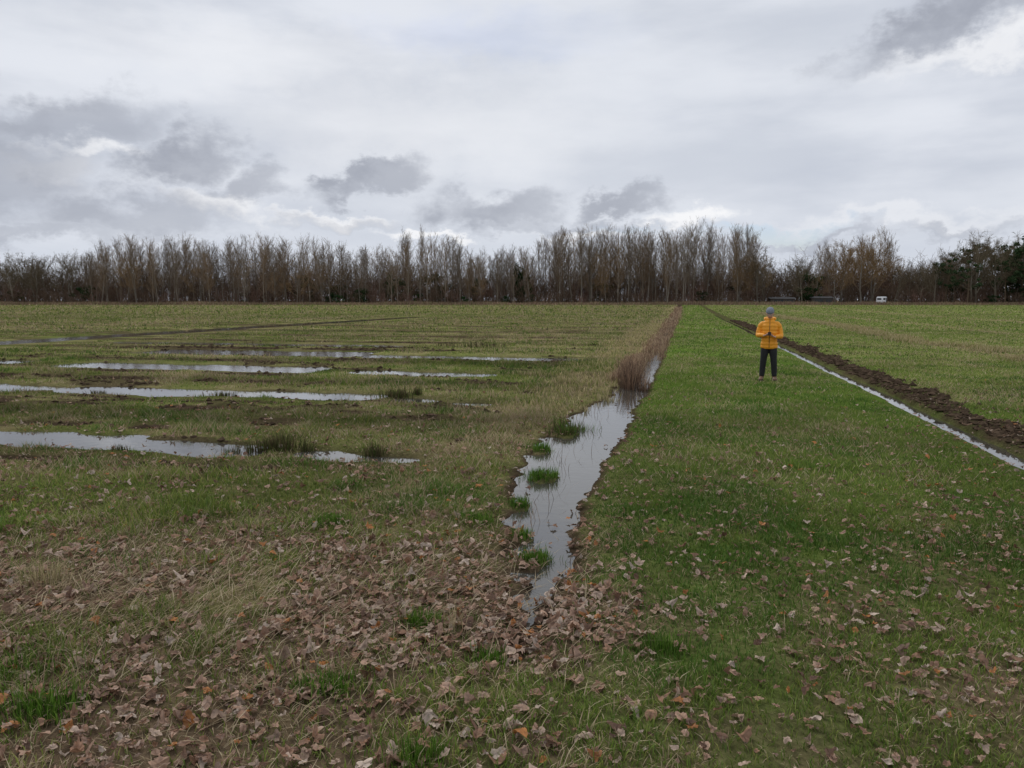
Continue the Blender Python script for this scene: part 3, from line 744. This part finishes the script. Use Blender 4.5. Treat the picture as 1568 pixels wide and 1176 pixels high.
fuse('jacket_zip',[tube([(0,-.155,.80),(0,-.160,1.0),(0,-.162,1.15),(0,-.158,1.30),(0,-.118,1.43),(0,-.088,1.51)],[.006]*6,8,5)],M_zip,man,0)
head=empty('head'); head.parent=man; head.location=(0,-.015,1.525); head.rotation_euler=(math.radians(24),0,math.radians(-4)); head.scale=(1.06,1.06,1.06)
bm=bmesh.new(); bmesh.ops.create_uvsphere(bm,u_segments=48,v_segments=36,radius=1)
for v in bm.verts:
    x,y,z=v.co; jaw=1-.30*max(0,-z)**1.3
    X_=x*.076*jaw; Y_=y*.096*(1-.12*max(0,-z)); Z_=z*.118
    if y<0:
        g=lambda cx,cz,w,h_:math.exp(-((X_-cx)/w)**2-((Z_-cz)/h_)**2)
        Y_-=.024*g(0,-.022,.012,.018)+.012*g(0,.0,.009,.022)
        Y_+=.011*g(-.030,.006,.016,.013)+.011*g(.030,.006,.016,.013)
        Y_-=.007*g(0,.03,.05,.010)+.008*g(0,-.098,.025,.018)+.005*g(0,-.062,.022,.012)
        Y_+=.003*g(0,-.064,.02,.003)
        Y_-=.004*g(-.04,-.03,.02,.02)+.004*g(.04,-.03,.02,.02)
    v.co=(X_,Y_,Z_+.105)
me=bpy.data.meshes.new('face'); bm.to_mesh(me); bm.free()
nk=tube([(0,.02,-.06),(0,.012,.04)],[.058,.055],16,4)
fuse('face',[me,nk,ell((-.077,.01,.10),(.010,.020,.032)),ell((.077,.01,.10),(.010,.020,.032))],M_skin,head,0)
for s in(-1,1):
    fuse('eye',[ell((s*.030,-.083,.110),(.012,.010,.007),16)],M_eye,head,0); fuse('iris',[ell((s*.030,-.0915,.108),(.005,.003,.005),12)],M_iris,head,0)
    fuse('eyebrow',[tube([(s*.015,-.095,.133),(s*.032,-.094,.137),(s*.048,-.082,.131)],[.003,.004,.002],8,4)],M_hair,head,0)
fuse('mouth',[ell((0,-.090,.043),(.022,.006,.006),16)],M_lip,head,0)
fuse('hair',[ell((0,.022,.105),(.081,.085,.085),24)],M_hair,head,0)
def ring(z,rx,ry,cy,amp=.0):
    return [(rx*math.cos(a)*(1+amp*math.cos(a*24)),cy+ry*math.sin(a)*(1+amp*math.cos(a*24)),z) for a in [2*math.pi*i/96 for i in range(96)]]
rings=[ring(.138,.083,.103,.0,.01),ring(.148,.090,.110,.0,.012),ring(.178,.090,.110,.0,.012),ring(.186,.085,.105,0,.008),ring(.205,.080,.100,.003,.006),ring(.228,.067,.084,.006,.004),ring(.244,.045,.058,.008,.002),ring(.252,.018,.024,.01)]
V=[p for r_ in rings for p in r_]+[(0,.01,.254)]; F=[]
for i in range(len(rings)-1):
    for j in range(96): F.append((i*96+j,i*96+(j+1)%96,(i+1)*96+(j+1)%96,(i+1)*96+j))
for j in range(96): F.append(((len(rings)-1)*96+j,(len(rings)-1)*96+(j+1)%96,len(V)-1))
me=bpy.data.meshes.new('beanie'); me.from_pydata(V,[],F); fuse('beanie',[me],M_bean,head,0)
def hand(side,loc,rot_):
    e=empty('hand'); e.parent=man; e.location=loc; e.rotation_euler=rot_
    parts=[tube([(0,-.04,0),(0,.01,0),(0,.05,0),(0,.088,-.002)],[(.027,.021),(.032,.019),(.041,.017),(.038,.013)],16,5)]
    for i,(x,l) in enumerate([(-.030,.060),(-.010,.074),(.010,.080),(.030,.072)]):
        x=x*side; p=np.array([x,.080,0.]); path=[(x*.9,.05,0),tuple(p)]; a=0
        for f_,an in ((.45,28),(.32,38),(.23,28)):
            a+=math.radians(an); p=p+np.array([0,math.cos(a),math.sin(a)])*l*f_; path.append(tuple(p))
        parts.append(tube(path,[.0085,.0088,.0080,.0074,.0060],10,4))
    parts.append(tube([(side*.022,.012,.004),(side*.044,.034,.014),(side*.052,.058,.026),(side*.046,.078,.034)],[.012,.0115,.0095,.007],10,4))
    fuse('palm_and_fingers',parts,M_skin,e,.0032,1)
hand(1,(-.105,-.245,1.108),(math.radians(10),math.radians(-15),math.radians(-70)))
hand(-1,(.11,-.255,1.080),(math.radians(14),math.radians(15),math.radians(70)))
ph=boxm('phone',-.037,.037,-.07,.07,-.0045,.0045,M_dark,man,.003); ph.location=(.0,-.285,1.150); ph.rotation_euler=(math.radians(32),0,0)
tick('person')

# ------------------------------------------------------------------ sky
w=bpy.data.worlds.new('sky'); scene.world=w; w.use_nodes=True; nt=w.node_tree; nt.nodes.clear()
out=N(nt,'ShaderNodeOutputWorld'); bg=N(nt,'ShaderNodeBackground'); bg.inputs['Strength'].default_value=.1; nt.links.new(bg.outputs[0],out.inputs[0])
sky=N(nt,'ShaderNodeTexSky'); sky.sky_type='NISHITA'; sky.sun_disc=False; sky.sun_elevation=math.radians(42); sky.sun_rotation=math.radians(-25)
tc=N(nt,'ShaderNodeTexCoord'); sp=N(nt,'ShaderNodeSeparateXYZ'); nt.links.new(tc.outputs['Generated'],sp.inputs[0])
def M(op,a,b=None,c=None,clamp=False):
    n=N(nt,'ShaderNodeMath',operation=op); n.use_clamp=clamp
    for i,x in enumerate((a,b,c)):
        if x is None: continue
        if isinstance(x,(int,float)): n.inputs[i].default_value=x
        else: nt.links.new(x,n.inputs[i])
    return n.outputs[0]
az=M('ARCTAN2',sp.outputs[0],sp.outputs[1]); el=M('ARCSINE',sp.outputs[2])
cv_=N(nt,'ShaderNodeCombineXYZ'); nt.links.new(az,cv_.inputs[0]); nt.links.new(el,cv_.inputs[1])
def noise(scale,detail,stretch=(1,1,1),rough=.55,off=0):
    mp=N(nt,'ShaderNodeMapping'); mp.inputs['Scale'].default_value=stretch; mp.inputs['Location'].default_value=(off,off*.7,off*.3)
    nt.links.new(cv_.outputs[0],mp.inputs[0])
    n=N(nt,'ShaderNodeTexNoise'); n.noise_dimensions='2D'; n.inputs['Scale'].default_value=scale; n.inputs['Detail'].default_value=detail; n.inputs['Roughness'].default_value=rough
    nt.links.new(mp.outputs[0],n.inputs['Vector']); return n
def MR(x,a,b,c,d,smooth=True):
    n=N(nt,'ShaderNodeMapRange'); n.interpolation_type='SMOOTHSTEP' if smooth else 'LINEAR'
    for i,q in zip(('From Min','From Max','To Min','To Max'),(a,b,c,d)): n.inputs[i].default_value=q
    nt.links.new(x,n.inputs['Value']); return n.outputs[0]
wn=noise(11,6,(1,1.6,1),.62)
wsub=N(nt,'ShaderNodeVectorMath',operation='SUBTRACT'); nt.links.new(wn.outputs['Color'],wsub.inputs[0]); wsub.inputs[1].default_value=(.5,.5,.5)
wsc=N(nt,'ShaderNodeVectorMath',operation='MULTIPLY'); nt.links.new(wsub.outputs[0],wsc.inputs[0]); wsc.inputs[1].default_value=(.16,.10,0)
wp=N(nt,'ShaderNodeVectorMath',operation='ADD'); nt.links.new(cv_.outputs[0],wp.inputs[0]); nt.links.new(wsc.outputs[0],wp.inputs[1])
def blob(u,v,ru,rv_,s,hard=.65,rotd=0):
    a0=math.atan((u-784)/1162); e0=math.atan((460-v)/1162)
    sb=N(nt,'ShaderNodeVectorMath',operation='SUBTRACT'); nt.links.new(wp.outputs[0],sb.inputs[0]); sb.inputs[1].default_value=(a0,e0,0)
    src=sb.outputs[0]
    if rotd:
        vr=N(nt,'ShaderNodeVectorRotate'); vr.rotation_type='Z_AXIS'; vr.inputs['Angle'].default_value=math.radians(rotd); nt.links.new(src,vr.inputs['Vector']); src=vr.outputs[0]
    ml=N(nt,'ShaderNodeVectorMath',operation='MULTIPLY'); nt.links.new(src,ml.inputs[0]); ml.inputs[1].default_value=(1162/ru,1162/rv_,1)
    ln=N(nt,'ShaderNodeVectorMath',operation='LENGTH'); nt.links.new(ml.outputs[0],ln.inputs[0])
    return MR(ln.outputs['Value'],hard,1.3,s,0)
def mx(l):
    r=l[0]
    for x in l[1:]: r=M('MAXIMUM',r,x)
    return r
dark=mx([blob(110,228,125,34,.85,.3,-8),blob(30,300,110,60,.85,.3),blob(290,262,70,42,.95,.4,-15),blob(210,345,150,34,.75,.3),blob(395,300,60,26,.7,.3,-15),
  blob(565,290,88,21,.95,.4,-14),blob(745,325,105,32,.85,.4),blob(935,318,80,20,.85,.4,-10),blob(860,352,170,14,.65,.3),
  blob(1440,85,160,38,1,.35,-22),blob(1550,55,100,62,1,.35),blob(1240,12,90,16,.6,.2),blob(1240,378,90,10,.6,.3),blob(60,370,140,18,.6,.3),
  blob(1440,365,90,12,.5,.3),blob(520,350,100,12,.45,.3)])
bright=mx([blob(1058,335,55,20,1,.5),blob(350,330,70,22,.8,.3),blob(90,290,60,18,.6,.2),blob(520,345,80,13,.9,.4),blob(655,368,60,9,.9,.4),blob(1490,140,140,26,.7,.2,-8),
  blob(160,265,70,18,.7,.2),blob(880,366,90,8,.7,.4),blob(620,200,330,90,.4,.1),blob(420,120,300,60,.35,.1),blob(1380,350,160,16,.4,.3)])
blue=mx([blob(1200,362,95,13,.9,.3),blob(960,358,80,8,.7,.3),blob(740,75,220,40,.2,.1)])
base=MR(noise(3.0,5,(1,3.8,1),.52,3.1).outputs['Fac'],.28,.72,0,1)
soft=MR(noise(2.0,3,(1,2.6,1),.5,7.7).outputs['Fac'],.32,.68,0,.45)
def rgb(c):
    n=N(nt,'ShaderNodeRGB'); n.outputs[0].default_value=(c[0]*10,c[1]*10,c[2]*10,1); return n.outputs[0]
def mix(f,a,b_):
    n=N(nt,'ShaderNodeMix'); n.data_type='RGBA'; n.clamp_result=False
    nt.links.new(f,n.inputs[0]); nt.links.new(a,n.inputs[6]); nt.links.new(b_,n.inputs[7]); return n.outputs[2]
c=mix(base,rgb((.56,.60,.685)),rgb((.77,.80,.865)))
c=mix(soft,c,rgb((.69,.725,.79)))
lowg=MR(el,.0,.14,.45,0)
c=mix(lowg,c,rgb((.61,.66,.745)))
skb=N(nt,'ShaderNodeVectorMath',operation='MULTIPLY'); nt.links.new(sky.outputs[0],skb.inputs[0]); skb.inputs[1].default_value=(.95,.95,1.1)
c=mix(blue,c,skb.outputs[0])
c=mix(bright,c,rgb((.93,.935,.955)))
dn=MR(wn.outputs['Fac'],.35,.65,.75,1.0)
c=mix(M('MULTIPLY',dark,dn),c,rgb((.37,.395,.46)))
nt.links.new(c,bg.inputs['Color'])

sl=bpy.data.lights.new('sun','SUN'); sl.energy=1.35; sl.angle=math.radians(20); sl.color=(1,.97,.92)
so=bpy.data.objects.new('sun',sl); link(so)
E_=math.radians(42); A_=math.radians(-25)
d=Vector((math.sin(A_)*math.cos(E_),math.cos(A_)*math.cos(E_),math.sin(E_)))
so.rotation_euler=d.to_track_quat('Z','Y').to_euler(); so.location=(0,0,50)

# ------------------------------------------------------------------ camera
cd=bpy.data.cameras.new('camera'); cam=bpy.data.objects.new('camera',cd); link(cam)
cd.sensor_width=36; cd.lens=36*1162/1568; cd.clip_end=9000; cd.clip_start=.05
cam.location=(0,0,1.957); cam.rotation_euler=(math.radians(90-6.29),0,0)
scene.camera=cam
scene.view_settings.view_transform='Standard'; scene.view_settings.look='None'; scene.view_settings.exposure=0
tick('end')
